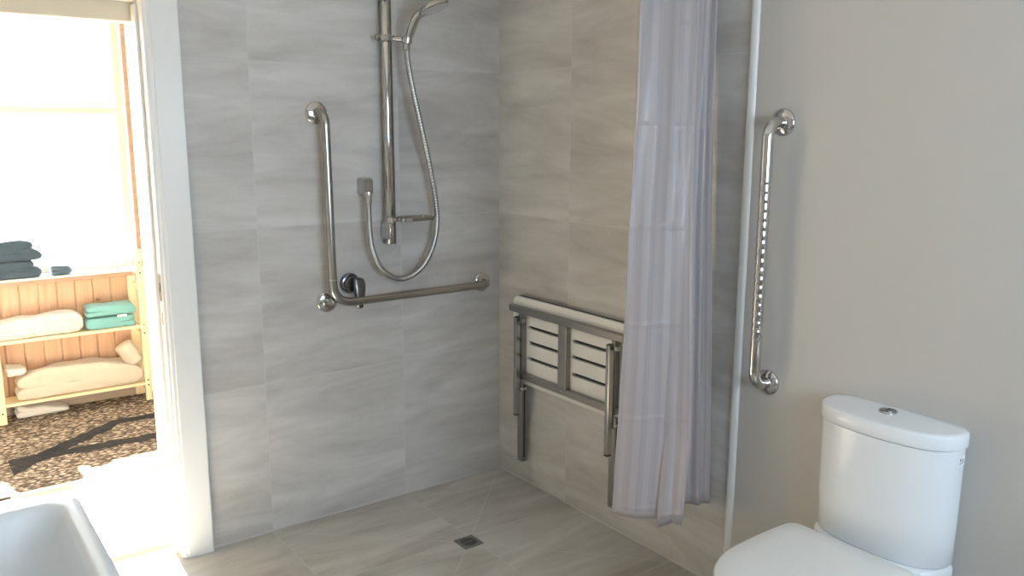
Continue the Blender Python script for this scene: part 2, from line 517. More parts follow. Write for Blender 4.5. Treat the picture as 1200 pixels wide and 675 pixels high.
# ------------------------------------------------------------------ shower fittings
def flange(bm, c, axis, r=.040, mi=0):
    lathe(bm, [(0, .0), (r, .0), (r, .004), (r*.93, .0085), (r*.70, .0125), (.020, .014), (.0185, .016), (0, .016)], c, axis, 48, mi)

# L-shaped rail on the tiled back wall
root = empty('grab_rail', (-.855, 0, .9), 'polished steel L-shaped grab rail on the tiled shower wall', 'grab rail')
bm = BM()
tube(bm, rounded_path([(-.853,-.012,1.628), (-.846,-.066,1.628), (-.838,-.066,.900), (-.099,-.066,.900), (-.099,-.012,.900)], [.048, .085, .048], 14), .0168, 28)
rail = obj('bar', bm, M['satin'], root)
bm = BM(); lathe(bm, [(.0168,0), (.0182,.001), (.0182,.007), (.0168,.008)], (-.8390,-.066,.992), (-.010,0,1), 28)
obj('joint_collar', bm, M['chrome'], root)
bm = BM(); tube(bm, rounded_path([(-.838,-.012,.900), (-.838,-.045,.902), (-.832,-.062,.915)], [.02], 8), .0135, 24)
obj('corner_bracket', bm, M['satin'], root)
for c in ((-.853,0,1.628), (-.838,0,.900), (-.099,0,.900)):
    bm = BM(); flange(bm, c, (0,-1,0), .043); obj('wall_flange', bm, M['chrome'], root)

# straight rail with a dimpled grip on the painted wall
yb = -1.475
root = empty('grab_rail', (-.01, yb, .785), 'polished steel vertical grab rail with dimpled grip on the painted wall above the toilet', 'grab rail')
path = rounded_path([(-.022,yb,1.592), (-.082,yb,1.592), (-.082,yb,.785), (-.022,yb,.785)], [.05,.05], 14)
# refine the straight run so the dimples resolve
fine = []
for a, b in zip(path, path[1:]):
    n = max(1, int((b-a).length/.0035))
    for k in range(n): fine.append(a.lerp(b, k/n))
fine.append(path[-1])
zs = [p.z for p in fine]
def rad(i, a):
    z = fine[i].z
    if .925 < z < 1.43 and fine[i].x < -.08:
        w = min(1, (z-.925)/.02, (1.43-z)/.02)
        k = max(0, math.sin(2*PI*z/.0275+(PI if math.cos(a*2.) > 0 else 0)))**.8
        return .0175-.0013*k*w*abs(math.cos(a*2))**.5
    return .0175
bm = BM(); tube(bm, fine, .016, 32, radf=rad); obj('bar', bm, M['chrome'], root, auto=80)
for z in (1.592, .785):
    bm = BM(); flange(bm, (-.0095, yb, z), (-1,0,0), .041); obj('wall_flange', bm, M['chrome'], root)

# sliding shower rail
root = empty('shower_rail', (-.575, 0, 1.10), 'tall chrome slide rail with soap shelf standing out from the tiled shower wall', 'shower rail')
bm = BM()
def oval(cx, cy, rx, ry, z, n=32): return [Vector((cx+rx*math.cos(2*PI*k/n), cy+ry*math.sin(2*PI*k/n), z)) for k in range(n)]
loft(bm, [oval(-.576,-.050,.0145,.0145,1.115), oval(-.576,-.050,.0158,.0158,1.117), oval(-.576,-.050,.0158,.0158,2.14), oval(-.576,-.050,.0145,.0145,2.142)])
obj('rail_tube', bm, M['chrome'], root)
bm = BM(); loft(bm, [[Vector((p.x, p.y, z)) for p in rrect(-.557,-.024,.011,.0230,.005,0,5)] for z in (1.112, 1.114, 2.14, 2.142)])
obj('rail_reflection_strip', bm, mat('rail_reflection_dark', (.20,.185,.165), .35, 1), root)  # dark colour stands in for the dark reflection down the tube's right side
for z in (1.165, 2.085):
    bm = BM(); loft(bm, [[Vector((p.x, p.y, zz)) for p in rrect(-.584,-.040,h_,h2,.006,0,5)] for zz, h_, h2 in ((z-.032,.008,.036),(z-.028,.010,.0385),(z+.028,.010,.0385),(z+.032,.008,.036))])
    obj('rail_bracket', bm, M['chrome'], root)
# soap shelf with its clamp
bm = BM(); loft(bm, [oval(-.572,-.052,.026,.024,z) for z in (1.203, 1.205, 1.219, 1.221)])
cl = obj('shelf_clamp', bm, M['chrome'], root)
bm = BM(); loft(bm, [rrect(-.478,-.072,a,b,.012,z,6) for a, b, z in ((.074,.038,1.204),(.078,.042,1.206),(.078,.042,1.219),(.076,.040,1.221),(.070,.034,1.219),(.068,.032,1.212))])
obj('soap_shelf', bm, M['satin'], root)
bm = BM(); box(bm, -.535,-.508,-.1150,-.1135,1.206,1.219); obj('shelf_mark', bm, M['alu'], root, bevel=.001)
# slider holding the hand shower
bm = BM(); loft(bm, [oval(-.572,-.050,rx,ry,z) for rx, ry, z in ((.030,.026,1.903),(.033,.029,1.906),(.033,.029,1.922),(.030,.026,1.925))])
# arm
tube(bm, [(-.548,-.055,1.914), (-.530,-.075,1.912), (-.512,-.095,1.908)], .0105, 20)
lathe(bm, [(0,-.013),(.019,-.013),(.0215,-.010),(.0215,.009),(.019,.012),(0,.012)], (-.509,-.098,1.906), (.12,-.10,1), 32)
sl = obj('slider', bm, M['chrome'], root)
bm = BM(); lathe(bm, [(0,0),(.011,0),(.012,.002),(.012,.012),(.010,.014),(0,.014)], (-.605,-.050,1.914), (-1,0,0), 24)
obj('slider_knob', bm, M['satin'], sl)

# hand shower (thing of its own, sits in the slider)
hs = empty('hand_shower', (-.509,-.098,1.90), 'chrome round hand shower leaning in the slider at the top of the rail', 'hand shower')
h0 = Vector((-.511,-.097,1.895)); h1 = Vector((-.487,-.132,1.985))
path = catmull([h0, h0.lerp(h1,.45), h1, h1+Vector((.022,-.022,.026))], 8)
def hrad(i, a):
    t = i/(len(path)-1); return .0125+.0035*math.sin(min(1,t*1.25)*PI*.8)+.002*t
bm = BM(); tube(bm, path, .012, 24, radf=hrad); obj('handle', bm, M['chrome'], hs)
ax = Vector((.27,-.30,-.91)).normalized()
hc = Vector((-.436,-.176,2.026))
bm = BM(); lathe(bm, [(0,-.022),(.028,-.020),(.054,-.010),(.0610,.000),(.062,.008),(.059,.0105),(.0570,.0105)], hc, ax, 48)
obj('spray_head', bm, M['chrome'], hs)
bm = BM(); lathe(bm, [(.0575,.010),(.052,.0115),(.020,.0125),(0,.0125)], hc, ax, 48)
for rr, nn in ((.042, 22), (.031, 16), (.020, 10), (.009, 5)):
    n1 = ax.orthogonal().normalized(); n2 = ax.cross(n1)
    for k in range(nn):
        c = hc+ax*.0122+(n1*math.cos(2*PI*k/nn)+n2*math.sin(2*PI*k/nn))*rr
        lathe(bm, [(.0016,0),(.0013,.0016),(0,.0018)], c, ax, 8)
obj('spray_plate', bm, mat('grey_spray_plate', (.42,.42,.42), .4), hs)

# hose
el = empty('shower_hose', (-.67,0,1.337), 'chrome flexible shower hose looping from the wall elbow up to the hand shower', 'shower hose')
hp = [(-.6705,-.052,1.292), (-.671,-.055,1.24), (-.6715,-.058,1.176), (-.661,-.060,1.095), (-.620,-.060,1.014), (-.541,-.060,.968), (-.460,-.060,.990),
      (-.400,-.060,1.055), (-.368,-.064,1.155), (-.373,-.070,1.279), (-.407,-.078,1.437), (-.444,-.086,1.573), (-.480,-.092,1.706), (-.505,-.096,1.819), (-.5105,-.097,1.889)]
path = catmull(hp, 40)
def hr(i, a): return .0112+.0007*math.sin(i*1.9)
bm = BM(); tube(bm, path, .008, 14, radf=hr); obj('hose_tube', bm, M['hose'], el, auto=80)
bm = BM(); lathe(bm, [(.0115,0),(.0155,.003),(.0145,.03),(.0125,.048),(0,.05)], (-.6703,-.052,1.330), (0,-.05,-1), 24)
obj('hose_nut', bm, M['chrome'], el)
bm = BM(); lathe(bm, [(.0115,0),(.0145,.003),(.0140,.026),(.0105,.030),(0,.031)], (-.5107,-.0973,1.866), (0,0,1), 24)
obj('hose_nut', bm, M['chrome'], el)
bm = BM(); loft(bm, [[Vector((p.x, yy, p.y)) for p in rrect(-.669,1.347,a,b,.010,0,6)] for yy, a, b in ((-.001,.024,.034),(-.030,.024,.034),(-.050,.022,.031),(-.058,.018,.026))])
obj('wall_elbow', bm, mat('elbow_steel', (.55,.54,.53), .25, 1), el)

# mixer
mx = empty('shower_mixer', (-.738,0,.958), 'round dark chrome shower mixer with its lever hanging down beside the rail corner', 'shower mixer')
bm = BM(); lathe(bm, [(0,0),(.041,0),(.042,.003),(.040,.010),(.036,.013),(.030,.014),(.030,.034),(.028,.037),(0,.037)], (-.740,-.001,.963), (0,-1,0), 48)
obj('cover_plate', bm, M['dark_chrome'], mx)
bm = BM()
prof = []
def lever_loop(z, hw, y0, y1, x):
    return [Vector((p.x, p.y, z)) for p in rrect(x, (y0+y1)/2, hw, abs(y1-y0)/2, min(hw, abs(y1-y0)/2)*.7, 0, 5)]
loft(bm, [lever_loop(.990,.010,-.044,-.052,-.724), lever_loop(.984,.021,-.036,-.060,-.722), lever_loop(.965,.026,-.036,-.066,-.721),
          lever_loop(.940,.0235,-.040,-.070,-.722), lever_loop(.905,.0175,-.048,-.072,-.724), lever_loop(.874,.0135,-.054,-.072,-.726), lever_loop(.870,.011,-.056,-.070,-.726)])
obj('lever', bm, mat('lever_steel', (.27,.265,.26), .22, 1), mx)

# fold-down shower bench, folded up against the right wall
bench = empty('fold_down_shower_bench', (0,-.53,.11), 'white slatted shower bench folded up on steel legs against the tiled wall beside the curtain', 'shower bench')
# board with cut slots: built as a grid of strips between slots
Y0, Y1, Z0, Z1 = -.952, -.155, .475, .858      # y from far right to left end
bx0, bx1 = -.036, -.022
def slot_board():
    bm = BM()
    r = .035
    outline = [Vector((p.x, p.y, 0)) for p in rrect((Y0+Y1)/2, (Z0+Z1)/2, (Y1-Y0)/2, (Z1-Z0)/2, r, 0, 6)]
    slots = []
    for (ya, yb_) in ((-.262,-.475), (-.556,-.770)):
        for zz in (.735, .668, .597):
            slots.append((min(ya,yb_), max(ya,yb_), zz))
    me_edges = []
    def ring(pts):
        vs = [bm.verts.new((bx0, p[0], p[1])) for p in pts]
        return [bm.edges.new((vs[i], vs[(i+1) % len(vs)])) for i in range(len(vs))]
    E = ring([(p.x, p.y) for p in outline])
    for a, b, zz in slots:
        E += ring([(p.x, p.y) for p in rrect((a+b)/2, zz, (b-a)/2, .0075, .0074, 0, 4)])
    res = bmesh.ops.triangle_fill(bm, use_beauty=True, use_dissolve=False, edges=E)
    faces = [f for f in bm.faces]
    # drop faces that fell inside a slot
    kill = []
    for f in faces:
        c = f.calc_center_median()
        for a, b, zz in slots:
            if a < c.y < b and abs(c.z-zz) < .0074 and all(abs(v.co.z-zz) < .0076 and a-.001 < v.co.y < b+.001 for v in f.verts):
                kill.append(f); break
    if kill: bmesh.ops.delete(bm, geom=kill, context='FACES_ONLY')
    g = bmesh.ops.extrude_face_region(bm, geom=list(bm.faces))
    bmesh.ops.translate(bm, verts=[e for e in g['geom'] if isinstance(e, bmesh.types.BMVert)], vec=(bx1-bx0, 0, 0))
    return bm
obj('seat_board', slot_board(), M['board'], bench, smooth=False)
# dark edge of the board's other face against the wall
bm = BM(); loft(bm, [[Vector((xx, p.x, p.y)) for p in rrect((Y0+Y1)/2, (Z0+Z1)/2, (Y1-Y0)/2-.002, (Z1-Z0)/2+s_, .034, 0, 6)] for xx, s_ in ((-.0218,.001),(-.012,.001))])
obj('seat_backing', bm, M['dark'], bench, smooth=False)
def hollow_bar(name, x0, x1, y0, y1, z0, z1, m=M['brushed'], par=bench):
    return obj(name, nbox(x0,x1,y0,y1,z0,z1), m, par, smooth=False, bevel=.0022)
hollow_bar('frame_rail', -.062,-.0365, -.868,-.157, .793,.821)
hollow_bar('frame_rail', -.062,-.0365, -.837,-.226, .503,.531)
hollow_bar('frame_post', -.062,-.0365, -.545,-.508+.014, .5315,.7925)
hollow_bar('frame_post', -.062,-.0365, -.252,-.226, .5315,.7925)
hollow_bar('frame_post', -.062,-.0365, -.830,-.808, .5315,.7925)
for (ya, yb_) in ((-.872,-.868),):
    obj('end_cap', nbox(-.063,-.0365,ya,yb_,.791,.823), M['black_rubber'], bench, smooth=False, bevel=.001)
for ys, yw in ((-.256, -.236), (-.836, -.826)):
    # short lower leg on the wall, swing leg in front, link and bolt
    o = BM(); box(o, -.046,-.016, yw,yw+.036, .115,.488)
    obj('wall_leg', o, M['brushed'], bench, smooth=False, bevel=.003)
    o = BM(); box(o, -.038,-.030, yw-.0008,yw+.0002, .135,.47); obj('leg_channel', o, M['dark'], bench, smooth=False)
    o = BM(); box(o, -.096,-.072, ys,ys+.021, .352,.782)
    lg = obj('swing_leg', o, M['satin'], bench, smooth=False, bevel=.003)
    for z0, z1, g in ((.345,.3515,.0015), (.7822,.7850,.0025)):
        o = BM(); box(o, -.096+g,-.072-g, ys+g,ys+.021-g, z0,z1); obj('foot_cap', o, M['black_rubber'], lg, smooth=False)
    o = BM(); box(o, -.0695,-.0650, ys+.002, ys+.019, .46,.77); obj('hinge_plate', o, M['dark_chrome'], bench, smooth=False, bevel=.001)
    o = BM(); box(o, -.082,-.0625, ys-.0205, ys-.0005, .762,.780); obj('hinge_bracket', o, M['satin'], bench, smooth=False, bevel=.002)
    o = BM(); tube(o, [(-.072,ys-.006,.462),(-.046,ys-.006,.462)], .005, 14); lathe(o, [(0,0),(.009,0),(.009,.005),(.006,.007),(0,.007)], (-.067,ys-.006,.462), (-1,0,0), 6)
    obj('hinge_bolt', o, M['chrome'], bench)
for (yy, zz) in ((-.520,.807), (-.520,.517)):
    o = BM(); lathe(o, [(.006,0),(.006,.0015),(.004,.0035),(0,.004)], (-.0622,yy,zz), (-1,0,0), 16); obj('rivet', o, M['chrome'], bench)

# floor drain
dr = empty('floor_drain', (-.526,-.531,0), 'small square steel floor drain with slotted round grate in the shower floor', 'floor drain')
cx, cy = -.526,-.531
bm = BM()
N = 32
out = [bm.verts.new((cx+sx*.042, cy+sy*.042, .0035)) for sx, sy in ((-1,-1),(1,-1),(1,1),(-1,1))]
sq, ci = [], []
for k in range(N):
    a = 2*PI*k/N+PI/4; c, s_ = math.cos(a), math.sin(a); f = .042/max(abs(c), abs(s_))
    sq.append(Vector((cx+c*f, cy+s_*f, .0035))); ci.append(Vector((cx+c*.031, cy+s_*.031, .0035)))
for v in out: bm.verts.remove(v)
loft(bm, [[Vector((p.x,p.y,-.002)) for p in sq], sq, ci, [Vector((p.x,p.y,-.002)) for p in ci]], cap0=False, cap1=False)
obj('drain_frame', bm, M['satin'], dr, smooth=False)
bm = BM(); lathe(bm, [(0,.0012),(.0312,.0012)], (cx,cy,0), (0,0,1), 32); obj('drain_well', bm, M['dark'], dr, smooth=False)
bm = BM()
for k in range(-3, 4):
    yy = k*.0085; hw = math.sqrt(max(0,.031**2-(abs(yy)+.002)**2))
    box(bm, cx+yy-.0021, cx+yy+.0021, cy-hw, cy+hw, .0014, .0034)
box(bm, cx-.030, cx+.030, cy-.002, cy+.002, .0014, .0033)
obj('grate', bm, M['satin'], dr, smooth=False)

# ------------------------------------------------------------------ shower curtain
cr = empty('shower_curtain', (-.17,-1.22,2.03), 'lilac grey satin striped shower curtain drawn back against the tiled wall', 'shower curtain')
keyz = [2.03, 2.0, 1.6, 1.3, 1.0, .6, .3]
A = [(-.348,-1.200),(-.348,-1.200),(-.334,-1.185),(-.336,-1.174),(-.332,-1.162),(-.336,-1.147),(-.338,-1.136)]
B = [(-.113,-1.215),(-.113,-1.215),(-.142,-1.238),(-.157,-1.256),(-.164,-1.273),(-.173,-1.297),(-.211,-1.314)]
Cc = [(-.085,-1.190),(-.085,-1.190),(-.097,-1.198),(-.100,-1.205),(-.095,-1.211),(-.087,-1.220),(-.093,-1.226)]
Dd = [(-.014,-1.200),(-.014,-1.200),(-.027,-1.219),(-.027,-1.233),(-.021,-1.247),(-.018,-1.262),(-.018,-1.272)]
def kf(tab, z):
    for i in range(len(keyz)-1):
        if keyz[i] >= z >= keyz[i+1]:
            t = (keyz[i]-z)/(keyz[i]-keyz[i+1]); return Vector(tab[i]).lerp(Vector(tab[i+1]), t)
    return Vector(tab[-1] if z < .3 else tab[0])
def pt(s, z):
    a, b, c, d = kf(A,z), kf(B,z), kf(Cc,z), kf(Dd,z)
    t = (2.03-z)/1.73
    sh = Vector((-.050,-.044))*(.25+.75*min(1, t*1.6)); a = a+sh; b = b+sh
    # hidden fold behind b tucks back under the front panel
    tuck = Vector((b.x-.045, b.y+.060))
    nodes = [a+Vector((.018,.012)), a, a.lerp(b,.33)+Vector((-.010,-.008)), a.lerp(b,.7)+Vector((.004,.006)), b+Vector((-.012,-.004)), b+Vector((0,.004)), tuck, c+Vector((-.01,.0)), c.lerp(d,.4)+Vector((0,-.012)), c.lerp(d,.75)+Vector((0,.010)), d, d+Vector((-.004,.03))]
    n = len(nodes)-1; f = s*n; i = min(int(f), n-1); tt = f-i
    P = [nodes[max(0,i-1)], nodes[i], nodes[i+1], nodes[min(n,i+2)]]
    p = .5*((2*P[1])+(-P[0]+P[2])*tt+(2*P[0]-5*P[1]+4*P[2]-P[3])*tt*tt+(-P[0]+3*P[1]-3*P[2]+P[3])*tt**3)
    # small pleats, strongest near the rod
    amp = .0032*(1-t)+.0015
    p = p+Vector((.15,1)).normalized()*amp*math.sin(s*2*PI*9+1.2*math.sin(z*2.1))
    nz = mnoise.noise(Vector((s*9, z*1.6, 2)))*.006*(.4+t)
    p = p+Vector((0,1))*nz
    return p
NS, NZ = 220, 130
bm = BM(); uvl = bm.loops.layers.uv.new('UVMap')
grid = []; U = []
for j in range(NZ+1):
    t = j/NZ
    row = []; z = 2.03-1.70*t
    for i in range(NS+1):
        s = i/NS
        zb = .300+.031*max(0, min(1, (.56-s)/.08))
        zz = 2.03-(2.03-zb)*t
        p = pt(s, zz); row.append(bm.verts.new((p.x, p.y, zz)))
    grid.append(row)
for j in range(NZ):
    for i in range(NS):
        f = bm.faces.new((grid[j][i], grid[j][i+1], grid[j+1][i+1], grid[j+1][i]))
        for lp, (a, b) in zip(f.loops, ((i,j),(i+1,j),(i+1,j+1),(i,j+1))):
            lp[uvl].uv = (a/NS, 1.73*b/NZ)
cu = obj('curtain_cloth', bm, M['curtain'], cr, auto=180)
sd = cu.modifiers.new('thick', 'SOLIDIFY'); sd.thickness = .0012; sd.offset = 0
bm = BM()
hem = [Vector((pt(i/NS, .304).x, pt(i/NS, .304).y, .304+.031*max(0, min(1, (.56-i/NS)/.08)))) for i in range(NS+1)]
lo = [Vector((p.x, p.y-.0012, p.z-.0035)) for p in hem]; hi = [Vector((p.x, p.y-.0016, p.z+.018)) for p in hem]
lo2 = [p+Vector((0,.0024,0)) for p in lo]; hi2 = [p+Vector((0,.0030,0)) for p in hi]
R = [[bm.verts.new(p) for p in l] for l in (hi, lo, lo2, hi2)]
for a, b in zip(R, R[1:]):
    for k in range(NS): bm.faces.new((a[k], a[k+1], b[k+1], b[k]))
obj('hem', bm, mat('curtain_hem', (.42,.372,.37), .5), cr, auto=180)
for k in range(6):
    s = .08+.15*k; p = pt(s, 2.02)
    bm = BM(); c = Vector((p.x, -1.2, 2.058)); ring = [c+Vector((0, math.cos(a)*.024, math.sin(a)*.024)) for a in [2*PI*q/20 for q in range(21)]]
    tube(bm, ring, .002, 8, cap=False); obj('curtain_ring', bm, M['chrome'], cr)
rod = empty('curtain_rod', (-.6,-1.2,2.068), 'white L-shaped curtain rod round the shower just above the frame', 'curtain rod')
bm = BM(); tube(bm, rounded_path([(-.004,-1.2,2.070), (-1.22,-1.2,2.070), (-1.22,-.004,2.070)], [.12], 12), .0125, 20); obj('rod_tube', bm, M['paint_white'], rod)
for c, a in (((-.001,-1.2,2.070), (-1,0,0)), ((-1.22,-.001,2.070), (0,-1,0))):
    bm = BM(); lathe(bm, [(0,0),(.028,0),(.028,.004),(.018,.008),(0,.008)], c, a, 24); obj('rod_flange', bm, M['paint_white'], rod)

# ------------------------------------------------------------------ toilet
tc = -1.914
toi = empty('toilet', (-.3, tc, 0), 'white close-coupled toilet with a dual flush button on its rounded cistern', 'toilet')
XB = -.003
def dloop(depth, hw, z, n=60, e=2.6, xb=XB, rb=.012):
    """D-shaped loop: flat at the wall, full rounded front"""
    pts = []; rx, ry = .040, .060; xm = xb-rx; d = depth-rx
    for k in range(n+1):
        a = -PI/2+PI*k/n
        c, s_ = math.cos(a), math.sin(a)
        pts.append(Vector((xm-abs(c)**(2/e)*d, tc+math.copysign(abs(s_)**(2/e)*hw, s_), z)))
    for sg in (1, -1):
        q = [Vector((xm+rx*math.sin(PI/2*k/8), tc+sg*(hw-ry+ry*math.cos(PI/2*k/8)), z)) for k in range(1, 9)]
        pts += q if sg > 0 else q[::-1]
    return pts
bm = BM()
loft(bm, [dloop(.148,.183,.443), dloop(.154,.188,.449), dloop(.156,.190,.56), dloop(.157,.191,.70), dloop(.157,.192,.7705)])
cis = obj('cistern', bm, M['ceramic'], toi, auto=50)
bm = BM()
loft(bm, [dloop(.148,.187,.7668), dloop(.160,.1965,.7685), dloop(.162,.198,.772), dloop(.162,.198,.801), dloop(.1605,.1965,.806), dloop(.157,.192,.809), dloop(.150,.185,.8105)])
bmesh.ops.translate(bm, verts=bm.verts, vec=(0,0,.005)); lid = obj('cistern_lid', bm, M['ceramic'], toi, auto=50)
bc = Vector((-.058, -1.902, .8155))
bm = BM(); lathe(bm, [(.0245,0),(.0245,.003),(.0225,.005),(.0205,.005),(.0205,.003)], bc, (0,0,1), 36)
fb = obj('flush_button', bm, M['chrome'], toi)
for s_ in (-1, 1):
    bm = BM(); pts = []
    a0, a1 = (-.42*PI, .42*PI) if s_ > 0 else (.58*PI, 1.42*PI)
    cc = bc+Vector((0,0,0))
    loop = [(math.cos(a0+(a1-a0)*k/14)*.0195, math.sin(a0+(a1-a0)*k/14)*.0195) for k in range(15)]
    prism(bm, [(bc.x+q+0, bc.y+p) for p, q in loop], 'z', bc.z+.001, bc.z+.0062)
    obj('button_half', bm, M['satin'], fb, smooth=False, bevel=.0008)
# maker's sticker on the right cheek of the cistern
def cheek(a, z, off=.0006):
    """point and frame on the cistern's side at angle a"""
    d, hw, e = .1735+off, .186+off, 2.7
    c, s_ = math.cos(a), math.sin(a)
    return Vector((XB-abs(c)**(2/e)*d, tc+math.copysign(abs(s_)**(2/e)*hw, s_), z))
def side_text(body, size, a0, z0, m, par, name, step=.004):
    cu_ = bpy.data.curves.new('txt', 'FONT'); cu_.body = body; cu_.size = size; cu_.extrude = 0
    to = bpy.data.objects.new('txt', cu_); COL.objects.link(to)
    dg = bpy.context.evaluated_depsgraph_get(); dg.update()
    me = bpy.data.meshes.new_from_object(to.evaluated_get(dg))
    bm = BM(); bm.from_mesh(me); COL.objects.unlink(to); bpy.data.objects.remove(to)
    for v in bm.verts:
        x, y = v.co.x, v.co.y
        v.co = cheekx(x, z0+y)
    return bm
def cheekx(u, z, off=.0010):
    """arc position u metres round the right side, away from the wall is smaller u"""
    x = XB-.062+u
    e = 2.6; dd, hw = .1172, .1918
    q = max(0, min(1, (XB-.040-x)/dd)); sy = (1-q**e)**(1/e)
    return Vector((x, tc-hw*sy-off, z))
bm = BM()
cols = [[bm.verts.new(cheekx(-.003+.028*k/8, z, .0006)) for z in (.727,.753)] for k in range(9)]
for a, b in zip(cols, cols[1:]): bm.faces.new((a[0], b[0], b[1], a[1]))
st = obj('sticker', bm, M['white_label'], toi)
bm = side_text('Vo', .017, 0, .737, None, None, ''); obj('sticker_text', bm, M['label_ink'], st, smooth=False)
bm = BM(); cols = [[bm.verts.new(cheekx(.000+.020*k/6, z+.0004*k, .0011)) for z in (.7315,.7335)] for k in range(7)]
for a, b in zip(cols, cols[1:]): bm.faces.new((a[0], b[0], b[1], a[1]))
obj('sticker_line', bm, M['label_ink'], st, smooth=False)
# pan
def pan(x0, x1, hw, z, e=2.6, n=48, back=.0):
    pts = []
    cx_ = (x0+x1)/2; hx = (x0-x1)/2
    for k in range(n):
        a = 2*PI*k/n; c, s_ = math.cos(a), math.sin(a)
        pts.append(Vector((cx_+math.copysign(abs(c)**(2/e), c)*hx, tc+math.copysign(abs(s_)**(2/e), s_)*hw, z)))
    return pts
bm = BM(); loft(bm, [dloop(.145,.165,.36), dloop(.160,.182,.39), dloop(.168,.191,.41), dloop(.168,.191,.434), dloop(.160,.185,.4425)])
obj('cistern_shelf', bm, M['ceramic'], toi, auto=50)
bm = BM()
loft(bm, [pan(-.05,-.52,.115,.001,3), pan(-.05,-.52,.118,.02,3), pan(-.04,-.54,.120,.14,2.8), pan(-.030,-.60,.150,.27,2.6), pan(-.020,-.655,.178,.37,2.6), pan(-.015,-.668,.184,.415,2.6), pan(-.015,-.665,.182,.430,2.7), pan(-.020,-.655,.174,.436,2.7), pan(-.20,-.45,.06,.4365,2.2)])
obj('pan', bm, M['ceramic'], toi, auto=50)
def seatloop(s_, z):
    """closed outline of the lid from above: square with small corners at the hinge, round in front"""
    xb, xm, xf, hw, r = -.205, -.43, -.668, .189, .032
    pts = []
    for k in range(7):
        a = PI/2*k/6; pts.append((xb-r+r*math.cos(a), hw-r+r*math.sin(a)))
    for k in range(1, 8): pts.append((xb-r+(xm-xb+r)*k/8, hw+.003*math.sin(PI*k/8)))
    for k in range(33):
        a = PI*k/32; e = 2.15
        pts.append((xm-abs(math.sin(a))**(2/e)*(xm-xf), math.copysign(abs(math.cos(a))**(2/e), math.cos(a))*hw))
    for k in range(1, 8): pts.append((xm+(xb-r-xm)*k/8, -hw-.003*math.sin(PI*k/8)))
    for k in range(7):
        a = -PI/2+PI/2*k/6; pts.append((xb-r+r*math.cos(a), -hw+r+r*math.sin(a)))
    return [Vector((-.43+(x+.43)*s_, tc+y*s_, z)) for x, y in pts]
bm = BM(); loft(bm, [seatloop(.96,.4375), seatloop(.985,.440), seatloop(.985,.4525), seatloop(.97,.4545)])
obj('seat_ring', bm, M['seat_plastic'], toi, auto=50)
bm = BM(); loft(bm, [seatloop(.98,.456), seatloop(1.0,.459), seatloop(1.0,.466), seatloop(.985,.4725), seatloop(.95,.476), seatloop(.7,.478), seatloop(.3,.479)])
obj('seat_lid', bm, M['seat_plastic'], toi, auto=50)
for yy in (-.075, .075):
    bm = BM(); tube(bm, [(-.206,tc+yy-.02,.4475), (-.206,tc+yy+.02,.4475)], .006, 16); obj('seat_hinge', bm, M['seat_plastic'], toi)

# ------------------------------------------------------------------ wash basin (bottom left)
ba = empty('wash_basin', (-2.2,-1.53,.85), 'white rounded wash basin at the lower left in front of the doorway', 'wash basin')
bx, by, hx, hy = (XL+.004-1.950)/2, (-1.262-1.84)/2, (-1.950-XL-.004)/2, (1.84-1.262)/2
def bl(dx, dy, z, r, sx=0): return rrect(bx+sx, by, hx-dx, hy-dy, r, z, 8)
bm = BM()
loft(bm, [bl(.17,.18,.655,.06), bl(.10,.11,.665,.07), bl(.04,.045,.715,.06), bl(.012,.014,.78,.04), bl(.002,.002,.832,.034), bl(.000,.000,.844,.034), bl(.004,.004,.850,.032),
          bl(.026,.024,.851,.05), bl(.033,.030,.848,.055), bl(.040,.036,.835,.06), bl(.052,.050,.785,.065), bl(.068,.066,.735,.07), bl(.10,.10,.705,.08), bl(.16,.17,.692,.07), bl(.22,.24,.690,.03)])
obj('bowl', bm, M['ceramic'], ba, auto=60)
bm = BM(); lathe(bm, [(0,0),(.028,0),(.028,.003),(.022,.0045),(.020,.002),(0,.002)], (bx,by,.6905), (0,0,1), 28); obj('waste', bm, M['chrome'], ba)
bm = BM(); loft(bm, [rrect(XL+.115,by,.11,.085,.06,z,8) if k else rrect(XL+.115,by,.09,.07,.05,z,8) for k, z in ((1,.001),(0,.12),(0,.5),(1,.654))])
obj('pedestal', bm, M['ceramic'], ba, auto=60)

# ------------------------------------------------------------------ shelf unit in the far room
su = empty('towel_shelf_unit', (-1.45,2.09,0), 'pale pine two-tier shelf unit below the window in the far room', 'shelf unit')
def plank(name, x0, x1, y0, y1, z0, z1, m='pine', par=su): return obj(name, nbox(x0,x1,y0,y1,z0,z1), M[m], par, smooth=False, bevel=.0025)
plank('post', -1.095,-1.063, 2.000,2.024, .0085,.895)
plank('post', -1.118,-1.072, 2.150,2.172, .0085,.728)
plank('post', -1.836,-1.799, 2.000,2.024, .0085,.4405)
plank('post', -1.836,-1.799, 2.150,2.172, .0085,.4405)
for x0, zz_ in ((-1.094,(.07,.41,.66)),(-1.83,(.07,.41))):
    for z0 in zz_: plank('side_rail', x0, x0+.026, 2.0245,2.1495, z0,z0+.03)
plank('shelf_board', -1.95,-1.0955, 2.002,2.149, .441,.459, 'pine_x')
plank('shelf_board', -1.7985,-1.0955, 2.002,2.149, .100,.117, 'pine_x')
for z0 in (.82,.76,.46,.41,.13,.10):
    bm = BM(); lathe(bm, [(.0045,0),(.0045,.001),(0,.0015)], (-1.079,2.0,z0), (0,-1,0), 10); obj('screw', bm, M['dark_chrome'], su)
for z0 in (.36,.07):
    bm = BM(); lathe(bm, [(.0045,0),(.0045,.001),(0,.0015)], (-1.817,2.0,z0), (0,-1,0), 10); obj('screw', bm, M['dark_chrome'], su)

